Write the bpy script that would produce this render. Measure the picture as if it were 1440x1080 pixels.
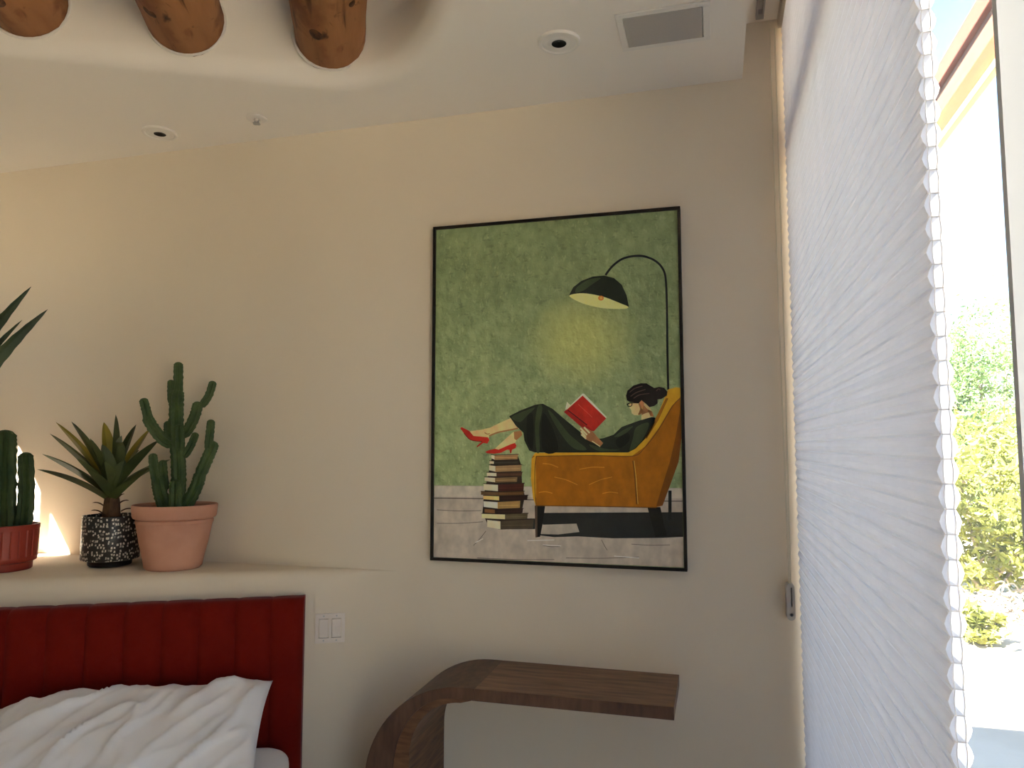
import bpy, bmesh, math, random
from mathutils import Vector, Matrix, noise
from mathutils.geometry import tessellate_polygon
for o in list(bpy.data.objects): bpy.data.objects.remove(o)
S = bpy.context.scene
COL = S.collection
random.seed(7)

# ------------------------------------------------------------------ camera
F = 1030.0; YAW = math.radians(15.47); PIT = math.atan(87 / F)
CAM = Vector((0, -2.6, 1.5))
cd = bpy.data.cameras.new('camera'); cam = bpy.data.objects.new('camera', cd); COL.objects.link(cam)
cd.sensor_width = 36; cd.lens = F / 1440 * 36; cd.clip_start = .02; cd.clip_end = 500
cam.location = CAM; cam.rotation_euler = (math.pi / 2 + PIT, 0, YAW)
S.camera = cam
FW = Vector((-math.sin(YAW) * math.cos(PIT), math.cos(YAW) * math.cos(PIT), math.sin(PIT)))
RT = Vector((math.cos(YAW), math.sin(YAW), 0)); UP = RT.cross(FW)
def ray(x, y): return FW + RT * ((x - 720) / F) - UP * ((y - 540) / F)
def on_y(x, y, Y=0.0):
    d = ray(x, y); return CAM + d * ((Y - CAM.y) / d.y)
def on_z(x, y, z):
    d = ray(x, y); return CAM + d * ((z - CAM.z) / d.z)
def on_plane(x, y, p, n):
    d = ray(x, y); return CAM + d * ((Vector(p) - CAM).dot(n) / d.dot(n))

# ------------------------------------------------------------------ sky, sun, exposure
SUN_DIR = Vector((1.0, .95, -1.47)).normalized()
w = bpy.data.worlds.new('world'); S.world = w; w.use_nodes = True
nt = w.node_tree; bg = nt.nodes['Background']
sky = nt.nodes.new('ShaderNodeTexSky'); sky.sky_type = 'NISHITA'; sky.sun_disc = False
sky.sun_elevation = math.asin(-SUN_DIR.z); sky.sun_rotation = math.atan2(-SUN_DIR.x, -SUN_DIR.y)
sky.air_density = 1.0; sky.dust_density = .6; sky.ozone_density = 2.0
nt.links.new(sky.outputs[0], bg.inputs[0]); bg.inputs[1].default_value = .12
sl = bpy.data.lights.new('sun_offscreen', 'SUN'); sl.energy = 15.0; sl.angle = math.radians(.53); sl.color = (1, .955, .88)
so = bpy.data.objects.new('sun_offscreen', sl); COL.objects.link(so); so.location = (-6, -4, 9)
so.rotation_euler = SUN_DIR.to_track_quat('-Z', 'Y').to_euler()
S.view_settings.view_transform = 'Standard'; S.view_settings.look = 'None'
S.view_settings.gamma = 1; S.view_settings.use_curve_mapping = False
S.view_settings.exposure = 2.75

# ------------------------------------------------------------------ helpers
def lin(c): 
    c /= 255.0
    return c / 12.92 if c <= .04045 else ((c + .055) / 1.055) ** 2.4
def rgb(r, g, b, k=1.0): return tuple(min(.93, lin(v) * k) for v in (r, g, b)) + (1,)

def mat(name, c1, c2=None, scale=6, rough=.6, bump=0, bscale=None, bdist=.002, stretch=(1, 1, 1), spec=.3, sheen=0, metallic=0, detail=4, trans=0, coat=0, coords='Object', gen=None):
    m = bpy.data.materials.new(name); m.use_nodes = True
    t = m.node_tree; N = t.nodes; L = t.links; b = N['Principled BSDF']
    b.inputs['Roughness'].default_value = rough; b.inputs['Specular IOR Level'].default_value = spec
    b.inputs['Metallic'].default_value = metallic
    if sheen: b.inputs['Sheen Weight'].default_value = sheen; b.inputs['Sheen Roughness'].default_value = .4
    if coat: b.inputs['Coat Weight'].default_value = coat
    tc = N.new('ShaderNodeTexCoord'); mp = N.new('ShaderNodeMapping'); mp.inputs['Scale'].default_value = stretch
    L.new(tc.outputs[coords], mp.inputs[0])
    nz = N.new('ShaderNodeTexNoise'); nz.inputs['Scale'].default_value = scale; nz.inputs['Detail'].default_value = detail
    L.new(mp.outputs[0], nz.inputs['Vector'])
    r = N.new('ShaderNodeValToRGB'); r.color_ramp.elements[0].position = .3; r.color_ramp.elements[1].position = .7
    r.color_ramp.elements[0].color = c1; r.color_ramp.elements[1].color = c2 or c1
    L.new(nz.outputs['Fac'], r.inputs[0]); L.new(r.outputs[0], b.inputs['Base Color'])
    if bump:
        n2 = N.new('ShaderNodeTexNoise'); n2.inputs['Scale'].default_value = bscale or scale; n2.inputs['Detail'].default_value = 6
        L.new(mp.outputs[0], n2.inputs['Vector'])
        bp = N.new('ShaderNodeBump'); bp.inputs['Strength'].default_value = bump; bp.inputs['Distance'].default_value = bdist
        L.new(n2.outputs['Fac'], bp.inputs['Height']); L.new(bp.outputs[0], b.inputs['Normal'])
    if trans:
        tr = N.new('ShaderNodeBsdfTranslucent'); L.new(r.outputs[0], tr.inputs[0])
        mx = N.new('ShaderNodeMixShader'); mx.inputs[0].default_value = trans
        L.new(b.outputs[0], mx.inputs[1]); L.new(tr.outputs[0], mx.inputs[2]); L.new(mx.outputs[0], N['Material Output'].inputs[0])
    return m

class MB:
    def __init__(s): s.v = []; s.f = []; s.m = []; s.mi = 0
    def add(s, vs, fs):
        o = len(s.v); s.v += [tuple(p) for p in vs]
        for f in fs: s.f.append(tuple(i + o for i in f)); s.m.append(s.mi)
        return s
    def box(s, a, b):
        (x0, y0, z0), (x1, y1, z1) = a, b
        return s.add([(x0,y0,z0),(x1,y0,z0),(x1,y1,z0),(x0,y1,z0),(x0,y0,z1),(x1,y0,z1),(x1,y1,z1),(x0,y1,z1)],
                     [(0,3,2,1),(4,5,6,7),(0,1,5,4),(1,2,6,5),(2,3,7,6),(3,0,4,7)])
    def prism(s, poly, d):                     # planar polygon (list of Vector) extruded by vector d
        n = len(poly); d = Vector(d); vs = [Vector(p) for p in poly]; vs += [p + d for p in vs]
        tr = tessellate_polygon([vs[:n]])
        fs = [tuple(t) for t in tr] + [tuple(i + n for i in reversed(t)) for t in tr]
        fs += [(i, (i + 1) % n, (i + 1) % n + n, i + n) for i in range(n)]
        return s.add(vs, fs)
    def lathe(s, prof, seg=32, c=(0, 0, 0), mod=None, close=False):
        vs = []; n = len(prof)
        for k in range(seg):
            a = 2 * math.pi * k / seg
            for (r, z) in prof:
                rr = r * (mod(a, z, r) if mod else 1)
                vs.append((c[0] + rr * math.cos(a), c[1] + rr * math.sin(a), c[2] + z))
        fs = []
        for k in range(seg):
            k2 = (k + 1) % seg
            for i in range(n - 1): fs.append((k*n+i, k2*n+i, k2*n+i+1, k*n+i+1))
        return s.add(vs, fs)
    def tube(s, path, radii, seg=10, cap=True, rib=None, twist=0, closed=False):
        path = [Vector(p) for p in path]; n = len(path)
        if not hasattr(radii, '__len__'): radii = [radii] * n
        vs = []; up = None
        for i, p in enumerate(path):
            if closed: t = path[(i+1) % n] - path[i-1]
            else: t = path[min(i+1, n-1)] - path[max(i-1, 0)]
            t.normalize()
            if up is None:
                up = Vector((0, 1, 0)) if abs(t.y) < .9 else Vector((1, 0, 0))
            up = (up - t * up.dot(t)).normalized(); sd = t.cross(up)
            for k in range(seg):
                a = 2 * math.pi * k / seg + twist * i
                r = radii[i] * (rib(k, i) if rib else 1)
                vs.append(p + up * (math.cos(a) * r) + sd * (math.sin(a) * r))
        fs = []
        for i in range(n if closed else n - 1):
            j = (i + 1) % n
            for k in range(seg):
                k2 = (k + 1) % seg; fs.append((i*seg+k, i*seg+k2, j*seg+k2, j*seg+k))
        if cap and not closed:
            fs.append(tuple(range(seg))[::-1]); fs.append(tuple((n-1)*seg + k for k in range(seg)))
        return s.add(vs, fs)
    def mesh(s, name, mats, smooth=False, bevel=0, seg=2, merge=False, angle=35):
        me = bpy.data.meshes.new(name); me.from_pydata(s.v, [], s.f)
        for m in (mats if isinstance(mats, (list, tuple)) else [mats]): me.materials.append(m)
        for p, i in zip(me.polygons, s.m): p.material_index = i
        bm = bmesh.new(); bm.from_mesh(me)
        if merge: bmesh.ops.remove_doubles(bm, verts=bm.verts, dist=1e-5)
        bmesh.ops.recalc_face_normals(bm, faces=bm.faces)
        if bevel:
            es = [e for e in bm.edges if len(e.link_faces) == 2 and e.calc_face_angle(0) > .6]
            bmesh.ops.bevel(bm, geom=es, offset=bevel, segments=seg, affect='EDGES', profile=.5, clamp_overlap=True)
        bm.to_mesh(me); bm.free()
        if smooth:
            me.polygons.foreach_set('use_smooth', [True] * len(me.polygons))
            if angle < 180: me.set_sharp_from_angle(angle=math.radians(angle))
        return me
    def build(s, name, mats, parent=None, **k):
        return link(name, s.mesh(name, mats, **k), parent)
def link(name, me, parent=None):
    o = bpy.data.objects.new(name, me); COL.objects.link(o)
    if parent is not None: o.parent = parent
    return o
def empty(name, loc, rz=0):
    o = bpy.data.objects.new(name, None); o.empty_display_size = .1; COL.objects.link(o)
    o.location = loc; o.rotation_euler.z = rz; return o
def tag(o, label=None, cat=None, group=None, kind=None):
    if label: o['label'] = label
    if cat: o['category'] = cat
    if group: o['group'] = group
    if kind: o['kind'] = kind
    return o
def rel(t, p): return Vector(p) - t.location
def crom(pts, per=6, closed=False):            # Catmull-Rom
    P = [Vector(p) for p in pts]; n = len(P); out = []
    rng = n if closed else n - 1
    for i in range(rng):
        p0 = P[i-1] if (closed or i > 0) else P[0]; p1 = P[i]; p2 = P[(i+1) % n]
        p3 = P[(i+2) % n] if (closed or i + 2 < n) else P[-1]
        for k in range(per):
            t = k / per
            out.append(.5*((2*p1)+(p2-p0)*t+(2*p0-5*p1+4*p2-p3)*t*t+(3*p1-p0-3*p2+p3)*t**3))
    if not closed: out.append(P[-1])
    return out

# ------------------------------------------------------------------ materials
M = {}
M['wall'] = mat('plaster_cream', (.775, .685, .55, 1), (.80, .71, .57, 1), 2.2, .85, .12, 60, .0008, spec=.15)
M['ceil'] = mat('plaster_ceiling', (.89, .835, .745, 1), (.91, .855, .765, 1), 2.0, .85, .1, 50, .0008, spec=.15)
M['jamb'] = mat('plaster_white', (.80, .80, .78, 1), (.83, .83, .81, 1), 3, .8, spec=.15)
M['mullion'] = mat('mullion_grey_paint', (.60, .63, .66, 1), (.63, .66, .69, 1), 3, .7, spec=.15)
M['floor'] = mat('saltillo_floor', rgb(222, 212, 196), rgb(234, 224, 208), 3, .45)
M['log'] = None
M['knot'] = mat('log_knot', rgb(58, 36, 24), rgb(104, 66, 40), 60, .7)
M['caulk'] = mat('caulk', (.82, .78, .72, 1), rough=.7)
M['beamA'] = mat('cedar_orange', rgb(108, 52, 20), rgb(124, 64, 28), 14, .6, .2, 40, .001, (1, .08, 1))
M['beamB'] = mat('cedar_brown', rgb(96, 62, 46), rgb(114, 78, 58), 14, .7, .2, 40, .001, (1, .08, 1))
M['beamC'] = mat('cedar_red', rgb(96, 52, 38), rgb(112, 64, 48), 14, .7, .2, 40, .001, (1, .08, 1))
M['trimcream'] = mat('trim_cream', rgb(170, 148, 112), rough=.5)
M['shade'] = mat('shade_fabric', (.80, .77, .725, 1), (.845, .81, .765, 1), 25, .9, spec=.05, trans=.66, stretch=(1, .6, 1))
M['shadeedge'] = mat('shade_cut_edge', (.80, .81, .83, 1), rough=.9, spec=.05)
M['seam'] = mat('shade_seam', (.98, .975, .965, 1), rough=.9, spec=.05, trans=.88)
M['shadeback'] = mat('shade_back', (.90, .92, .96, 1), rough=.9, spec=.05, trans=.8)
M['rail'] = mat('rail_beige', (.58, .50, .38, 1), rough=.5)
M['cord'] = mat('cord_cream', (.72, .66, .52, 1), rough=.7)
M['plastic'] = mat('plastic_grey', (.50, .47, .42, 1), rough=.35)
M['metalgrey'] = mat('bracket_metal', (.5, .5, .5, 1), rough=.35, metallic=1)
M['black'] = mat('black', (.004, .004, .004, 1), rough=.4)
M['ltrim'] = mat('light_trim', (.84, .80, .73, 1), rough=.4)
M['grille'] = mat('grille_grey', (.46, .43, .39, 1), (.50, .47, .43, 1), 900, .6, .4, 1400, .0008)
M['switch'] = mat('switch_plastic', (.78, .70, .63, 1), rough=.35)
M['velvet'] = mat('red_velvet', rgb(94, 16, 11, 1.0), rgb(118, 28, 18, 1.0), 6, .85, spec=.05, sheen=.08)
M['linen'] = mat('white_cotton', (.86, .86, .88, 1), (.88, .88, .90, 1), 5, .85, .15, 350, .0005, spec=.1)
M['walnut'] = mat('walnut', rgb(92, 66, 50), rgb(138, 106, 82), 5, .42, .1, 30, .0006, (1.2, 9, 9), detail=8)
M['walnutd'] = mat('walnut_dark', rgb(74, 54, 43), rgb(108, 80, 63), 7, .42, .1, 30, .0006, (6, 3, 1.5), detail=8)
M['walnuti'] = mat('walnut_inner', rgb(76, 50, 36), rgb(124, 90, 64), 7, .42, .1, 30, .0006, (2, 1.2, 12), detail=8)
M['cactus'] = mat('cactus_green', rgb(48, 68, 36, 1.1), rgb(74, 92, 50, 1.1), 20, .55, .3, 120, .001)
M['cactusd'] = mat('cactus_dark', rgb(46, 64, 36), rgb(70, 86, 48), 20, .6, .3, 120, .001)
M['leaf'] = mat('leaf_green', rgb(46, 56, 30, 1.2), rgb(78, 88, 46, 1.2), 9, .38, .2, 60, .001, spec=.5)
M['leafy'] = mat('leaf_yellow', rgb(110, 100, 30, 1.2), rgb(150, 135, 50, 1.2), 9, .4)
M['agave'] = mat('agave_green', rgb(40, 54, 40), rgb(74, 90, 66), 8, .5)
M['agaved'] = mat('agave_edge', rgb(22, 20, 14), rgb(40, 34, 24), 20, .6)
M['stem'] = mat('stem_brown', rgb(70, 52, 36), rgb(105, 78, 54), 30, .8, .5, 60, .003)
M['terra'] = mat('terracotta', rgb(190, 138, 114, 1.1), rgb(204, 154, 130, 1.1), 8, .85, .15, 120, .0006, spec=.1)
M['redpot'] = mat('red_glaze', rgb(140, 52, 40, 1.15), rgb(152, 60, 46, 1.15), 8, .4)
M['soil'] = mat('soil', rgb(50, 36, 26), rgb(74, 54, 40), 40, .95, .8, 90, .004)
M['frame'] = mat('frame_black', (.010, .008, .006, 1), (.018, .014, .010, 1), 30, .4)
M['sand'] = mat('sand', rgb(176, 160, 136), rgb(200, 184, 160), 1.5, .95, .3, 12, .02)
M['fol1'] = mat('foliage_yellowgreen', rgb(96, 106, 44), rgb(140, 140, 62), 3, .6, trans=.3)
M['fol2'] = mat('foliage_green', rgb(76, 104, 58), rgb(110, 132, 78), 3, .6, trans=.3)
M['bark'] = mat('bark', rgb(130, 116, 98), rgb(165, 152, 132), 12, .9)
M['winwood'] = mat('window_wood', rgb(190, 125, 60), rgb(210, 145, 80), 8, .5)

def log_mat():                                 # peeled log: streaked grain along the axis, dark checks and stains
    m = mat('log_wood', rgb(128, 82, 50), rgb(176, 122, 78), 7, .65, .6, 16, .006, (1.4, 1.4, .25), detail=9); t = m.node_tree; N = t.nodes; L = t.links; b = N['Principled BSDF']
    base = b.inputs['Base Color'].links[0].from_socket; mp = [n for n in N if n.type == 'MAPPING'][0]
    def lay(scale, stretch, p0, p1, col, prev, det=5):
        tc = N.new('ShaderNodeMapping'); tc.inputs['Scale'].default_value = stretch; L.new(N['Texture Coordinate'].outputs['Object'], tc.inputs[0])
        q = N.new('ShaderNodeTexNoise'); q.inputs['Scale'].default_value = scale; q.inputs['Detail'].default_value = det; q.inputs['Distortion'].default_value = .6; L.new(tc.outputs[0], q.inputs['Vector'])
        r = N.new('ShaderNodeValToRGB'); r.color_ramp.elements[0].position = p0; r.color_ramp.elements[1].position = p1
        r.color_ramp.elements[0].color = (1, 1, 1, 1); r.color_ramp.elements[1].color = (0, 0, 0, 1); L.new(q.outputs['Fac'], r.inputs[0])
        x = N.new('ShaderNodeMixRGB'); L.new(r.outputs[0], x.inputs[0]); L.new(prev, x.inputs[1]); x.inputs[2].default_value = col; L.new(x.outputs[0], b.inputs['Base Color']); return x.outputs[0]
    c = lay(26, (1, 1, .10), .30, .42, rgb(70, 38, 20), base)
    c = lay(14, (1, 1, .8), .28, .36, rgb(60, 34, 20), c)
    c = lay(5, (1, 1, .7), .34, .44, rgb(118, 70, 44), c)
    return m
M['log'] = log_mat()

def glass_mat():
    m = bpy.data.materials.new('window_glass'); m.use_nodes = True; t = m.node_tree; N = t.nodes
    N.remove(N['Principled BSDF'])
    tr = N.new('ShaderNodeBsdfTransparent'); tr.inputs[0].default_value = (.95, .97, .97, 1)
    gl = N.new('ShaderNodeBsdfGlossy'); gl.inputs['Roughness'].default_value = .02
    mx = N.new('ShaderNodeMixShader'); mx.inputs[0].default_value = .05
    t.links.new(tr.outputs[0], mx.inputs[1]); t.links.new(gl.outputs[0], mx.inputs[2]); t.links.new(mx.outputs[0], N['Material Output'].inputs[0])
    return m
M['glass'] = glass_mat()

def dash_mat():                                # black glaze with rows of irregular white dashes
    m = bpy.data.materials.new('black_white_dashes'); m.use_nodes = True; t = m.node_tree; N = t.nodes; L = t.links
    b = N['Principled BSDF']; b.inputs['Roughness'].default_value = .4
    uv = N.new('ShaderNodeTexCoord'); mp = N.new('ShaderNodeMapping'); mp.inputs['Scale'].default_value = (66, 13, 1)
    L.new(uv.outputs['UV'], mp.inputs[0])
    wn = N.new('ShaderNodeTexNoise'); wn.inputs['Scale'].default_value = 1.3; wn.inputs['Detail'].default_value = 1
    L.new(mp.outputs[0], wn.inputs['Vector'])
    ad = N.new('ShaderNodeVectorMath'); ad.operation = 'MULTIPLY_ADD'; ad.inputs[1].default_value = (.7, .5, 0)
    L.new(wn.outputs['Color'], ad.inputs[0]); L.new(mp.outputs[0], ad.inputs[2])
    vo = N.new('ShaderNodeTexVoronoi'); vo.distance = 'CHEBYCHEV'; vo.inputs['Randomness'].default_value = .55; vo.inputs['Scale'].default_value = 1
    L.new(ad.outputs[0], vo.inputs['Vector'])
    r = N.new('ShaderNodeValToRGB'); r.color_ramp.elements[0].position = .27; r.color_ramp.elements[1].position = .33
    r.color_ramp.elements[0].color = (.62, .58, .50, 1); r.color_ramp.elements[1].color = (.012, .011, .010, 1)
    L.new(vo.outputs['Distance'], r.inputs[0]); L.new(r.outputs[0], b.inputs['Base Color'])
    return m
M['dash'] = dash_mat()

# ------------------------------------------------------------------ the room
A = math.radians(27.5)
E_ = Vector((math.cos(A), math.sin(A), 0)); N_ = Vector((math.sin(A), -math.cos(A), 0))
PF = Vector((-1.727, -.21, 0))                # a point on the ledge's front face
XL, XR, YB, ZC, ZH = -3.7, .30, -4.3, 2.785, 3.08
def bed(e, n, z): return PF + E_ * e + N_ * n + Vector((0, 0, z))

tag(MB().box((XL - .2, YB - .2, -.2), (XR + .2, .2, 0)).build('floor', M['floor']), kind='structure')
tag(MB().box((XL - .2, 0, 0), (XR + .2, .2, 3.2)).build('wall_back', M['wall']), kind='structure')
# right wall: solid on the camera's side of the window, open at the window
RB = (-2.9, -1.743, .05, 2.6)                    # opening added to the right wall, out of view, for more daylight
tag(MB().box((XR, RB[1], 0), (XR + .2, -1.731, 3.2)).build('trim_1', M['mullion']), kind='structure')
m = MB().box((XR, YB, 0), (XR + .2, RB[0], 3.2)).box((XR, RB[0], 0), (XR + .2, RB[1], RB[2])).box((XR, RB[0], RB[3]), (XR + .2, RB[1], 3.2))
tag(m.build('wall_right', M['jamb']), kind='structure')
m = MB().box((XR + .005, -1.730, 2.985), (XR + .2, 0, 3.2)).box((XR + .005, -1.730, 0), (XR + .2, 0, .04))
tag(m.build('wall_right_window_surround', M['wall']), kind='structure')
# left wall with a tall narrow window slot; behind the camera a wide glazed opening
LW = (-.96, -.64, 1.95, 2.53)
TH = .03
m = MB()
m.box((XL - TH, YB, 0), (XL, LW[0], 3.2)).box((XL - TH, LW[1], 0), (XL, 0, 3.2))
m.box((XL - TH, LW[0], 0), (XL, LW[1], LW[2])).box((XL - TH, LW[0], LW[3]), (XL, LW[1], 3.2))
tag(m.build('wall_left', M['wall']), kind='structure')
tag(MB().box((XL - TH, YB - .1, 0), (XR + .2, YB, 3.2)).build('wall_front', M['wall']), kind='structure')

# ledge behind the bed: rounded plaster bench wall that dies into the back wall
def ledge():
    R = .05; zt = 1.03
    path = [bed(-3.0, 0, 0), bed(-2.0, 0, 0), bed(-1.0, 0, 0), bed(-.3, 0, 0), bed(.2, 0, 0)]
    pts = [Vector((p.x, p.y, 0)) for p in path]
    # smooth bend on to the wall plane
    c0 = bed(.34, 0, 0); hit = PF + E_ * (.21 / math.sin(A)); end = Vector((hit.x + .16, -.0005, 0))
    for k in range(11):
        t = k / 10; pts.append(c0 * (1-t)**2 + hit * 2*t*(1-t) + end * t*t)
    ring = []
    for i, p in enumerate(pts):
        t = (pts[min(i+1, len(pts)-1)] - pts[max(i-1, 0)]).normalized(); n = Vector((t.y, -t.x, 0))
        R = min(.05, .002 + max(0, -p.y) * .8)
        row = [p.copy(), p + Vector((0, 0, .5)), p + Vector((0, 0, zt - R))]
        for k in range(1, 8):
            a = k / 7 * math.pi / 2
            row.append(p - n * (R * (1 - math.cos(a))) + Vector((0, 0, zt - R + R * math.sin(a))))
        q = row[-1].copy(); back = q - n * ((.1 - q.y) / max(.3, -n.y)) if q.y < .1 else q - n * .01
        row.append(back); ring.append(row)
    k = len(ring[0]); m = MB()
    m.add([v for r in ring for v in r], [(i*k+j, (i+1)*k+j, (i+1)*k+j+1, i*k+j+1) for i in range(len(ring)-1) for j in range(k-1)])
    return tag(m.build('wall_ledge', M['wall'], smooth=True, angle=60), kind='structure')
ledge()

# ceiling: low soffit with a rounded edge around the raised log-beam recess
def ceiling():
    P = [(-3.72, -1.55), (-3.0, -1.175), (-2.253, -.80), (-1.906, -.615), (-1.62, -.462), (-1.42, -.352), (-1.269, -.287), (-1.114, -.287), (-.976, -.35), (-.85, -.46),
         (-.745, -.60), (-.665, -.75), (-.60, -.95), (-.56, -1.2), (-.54, -1.5), (-.53, -2.2), (-.53, -3.2), (-.53, YB - .02)]
    path = crom([Vector((x, y, 0)) for x, y in P], 6)
    prof = [(0, ZC)]
    R = .07
    for k in range(1, 8):
        a = k / 7 * math.pi / 2; prof.append((R * math.sin(a), ZC + R * (1 - math.cos(a))))
    R2 = .11
    for k in range(8):
        a = k / 7 * math.pi / 2; prof.append((R + R2 * (1 - math.cos(a)), ZH - R2 + R2 * math.sin(a)))
    rows = []
    for i, p in enumerate(path):
        t = (path[min(i+1, len(path)-1)] - path[max(i-1, 0)]).normalized(); n = Vector((t.y, -t.x, 0))
        rows.append([p + n * o + Vector((0, 0, z)) for o, z in prof])
    k = len(prof); m = MB()
    m.add([v for r in rows for v in r], [(i*k+j, (i+1)*k+j, (i+1)*k+j+1, i*k+j+1) for i in range(len(rows)-1) for j in range(k-1)])
    outer = [r[0] for r in rows] + [Vector((.12, YB, ZC)), Vector((.12, .05, ZC)), Vector((XL, .05, ZC))]
    m.add(outer, [tuple(t) for t in tessellate_polygon([outer])])
    m.add([(.12, YB, ZC), (.12, .05, ZC), (.12, .05, 2.985), (.12, YB, 2.985)], [(0, 1, 2, 3)])
    o = m.build('ceiling', M['ceil'], smooth=True, angle=40, merge=True)
    tag(o, kind='structure')
    tag(MB().box((XL - .2, YB - .2, ZH), (XR + .2, .2, ZH + .15)).build('ceiling_raised', M['ceil']), kind='structure')
    tag(MB().box((.121, YB, 2.985), (XR + .2, 0, ZH)).build('ceiling_shade_pocket', M['ceil']), kind='structure')
ceiling()

# window behind the shade
win = empty('window_1', (.40, -.9, .04)); tag(win, kind='structure')
def wpart(name, mt, a, b, **k):
    return MB().box(Vector(a) - win.location, Vector(b) - win.location).build(name, mt, win, **k)
wpart('window_header', M['winwood'], (.37, -1.69, 2.44), (.43, -.05, 2.52), bevel=.004)
wpart('window_jamb', M['winwood'], (.36, -.05, .04), (.44, 0, 2.985))
wpart('window_jamb', M['winwood'], (.36, -1.730, .04), (.44, -1.69, 2.985))
wpart('window_sill', M['winwood'], (.34, -1.69, .04), (.46, -.05, .09))
wpart('window_pane', M['glass'], (.397, -1.69, .09), (.403, -.05, 2.44))
wpart('window_pane', M['glass'], (.397, -1.69, 2.52), (.403, -.05, 2.985))
# slot window in the left wall, with a mullion and thin horizontal louvres
w2 = empty('window_left_offscreen', (XL - .015, (LW[0] + LW[1]) / 2, LW[2])); tag(w2, kind='structure')
MB().box(Vector((XL - .008, -.836, LW[2])) - w2.location, Vector((XL - .003, -.774, LW[3])) - w2.location).build('mullion', M['jamb'], w2)
lm = MB().box((-.002, LW[0] - w2.location.y, -.004), (.002, LW[1] - w2.location.y, .004)).mesh('louvre', M['jamb'])
for k in range(12):
    o = link('louvre', lm, w2); o.location.z = .03 + k * .046
# unseen window added in the right wall to brighten the room
for nm, xx, B in (('added_window_right_offscreen', XR + .1, RB),):
    w3 = empty(nm, (xx, (B[0] + B[1]) / 2, B[2])); tag(w3, kind='structure'); hy = (B[1] - B[0]) / 2; hz = B[3] - B[2]
    for y in (-hy + .025, 0, hy - .025):
        MB().box((-.02, y - .025, 0), (.02, y + .025, hz)).build('window_frame', M['jamb'], w3)
    for z in (0, hz - .05):
        MB().box((-.019, -hy, z), (.019, hy, z + .05)).build('window_frame', M['jamb'], w3)
    MB().box((-.003, -hy, .05), (.003, hy, hz - .05)).build('window_pane', M['glass'], w3)

# ------------------------------------------------------------------ log beams
def logs():
    rng = random.Random(3)
    pO = Vector((-1.6, -.46, 0)) + N_ * .07
    labels = ['knotty brown log beam above the right end of the headboard', 'brown log beam between two other log beams with knots on its underside', 'reddish brown log beam farthest from the framed painting']
    for i, e in enumerate((.318, -.160, -.645)):
        L = 3.0; R = .124; zc = 2.950
        base = pO + E_ * e
        t = empty('log_beam', base + Vector((0, 0, zc)))
        t.rotation_mode = 'QUATERNION'; t.rotation_quaternion = N_.to_track_quat('Z', 'Y')
        tag(t, labels[i], 'beam', 'log beams in the ceiling recess')
        m = MB(); n = 60; seg = 28; off = rng.random() * 50
        path = [(0, 0, -.08 + (L + .08) * k / n) for k in range(n + 1)]
        def rib(k, j):
            a = 2 * math.pi * k / seg
            return 1 + .05 * noise.noise(Vector((math.cos(a) * 1.6 + off, math.sin(a) * 1.6, j * .12))) + .018 * noise.noise(Vector((math.cos(a) * 5 + off, math.sin(a) * 5, j * .5)))
        m.tube(path, R, seg, rib=rib)
        m.build('log', M['log'], t, smooth=True)
        body = [ch for ch in t.children][0]
        for (za, aa, s) in ((.20, -.2, .020), (.42, .5, .013), (.60, -.7, .015), (.33, .9, .011), (.85, .1, .018), (1.3, -.4, .02)):
            za += rng.uniform(-.05, .05); aa += rng.uniform(-.4, .4)
            c = Vector((0, 0, za)); d = Vector((math.sin(aa), -math.cos(aa), 0)); ax = Vector((0, 0, 1)); sd = d.cross(ax)
            kn = MB(); ring = []
            for kr, hr in ((1.25, .955), (1.0, 1.0), (.5, 1.02), (.05, 1.015)):
                for q in range(12):
                    an = q * math.pi / 6; ring.append(c + d * (R * hr) + sd * (s * kr * math.cos(an)) + ax * (s * 1.35 * kr * math.sin(an)))
            kn.add(ring, [(r_*12+q, r_*12+(q+1) % 12, (r_+1)*12+(q+1) % 12, (r_+1)*12+q) for r_ in range(3) for q in range(12)])
            kn.build('knot', M['knot'], body, smooth=True)
        c = MB(); ring = []
        for k in range(32):
            a = 2 * math.pi * k / 32; ring.append((math.cos(a) * (R + .0035), math.sin(a) * (R + .0035), .004))
        c.tube(ring, .005, 6, closed=True); c.build('caulk_bead', M['caulk'], t, smooth=True)
logs()

# ------------------------------------------------------------------ ceiling fixtures
def downlight(px, label):
    p = on_z(px[0], px[1], ZC); t = empty('recessed_light', p); tag(t, label, 'ceiling light', 'recessed ceiling lights')
    MB().lathe([(.068, 0), (.068, -.006), (.065, -.0095), (.058, -.0095), (.054, -.0065), (.036, -.0065), (.033, -.004)], 40).build('trim_ring', M['ltrim'], t, smooth=True)
    MB().lathe([(.036, -.0062), (.031, -.0085), (.024, -.0085), (.021, -.003)], 32).build('aperture_ring', M['ltrim'], t, smooth=True)
    m = MB(); m.lathe([(.0235, -.0088), (.012, -.004), (.001, -.0015)], 24); m.build('aperture', M['black'], t, smooth=True)
downlight((786, 58), 'round white recessed ceiling light beside the rectangular grille')
downlight((225, 186), 'round white recessed ceiling light above the potted plants')
p = on_z(361, 166, ZC); t = empty('fire_sprinkler', p); tag(t, 'small white fire sprinkler with a round plate on the ceiling', 'sprinkler')
MB().lathe([(.040, 0), (.040, -.003), (.036, -.006), (.014, -.007), (.012, -.004)], 32).build('cover_plate', M['ltrim'], t, smooth=True)
MB().lathe([(.009, -.003), (.008, -.012), (.005, -.015)], 12).build('sprinkler_body', M['ltrim'], t, smooth=True)
for sx in (-.0075, .0075): MB().box((sx - .0015, -.002, -.022), (sx + .0015, .002, -.010)).build('frame_arm', M['metalgrey'], t)
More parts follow.
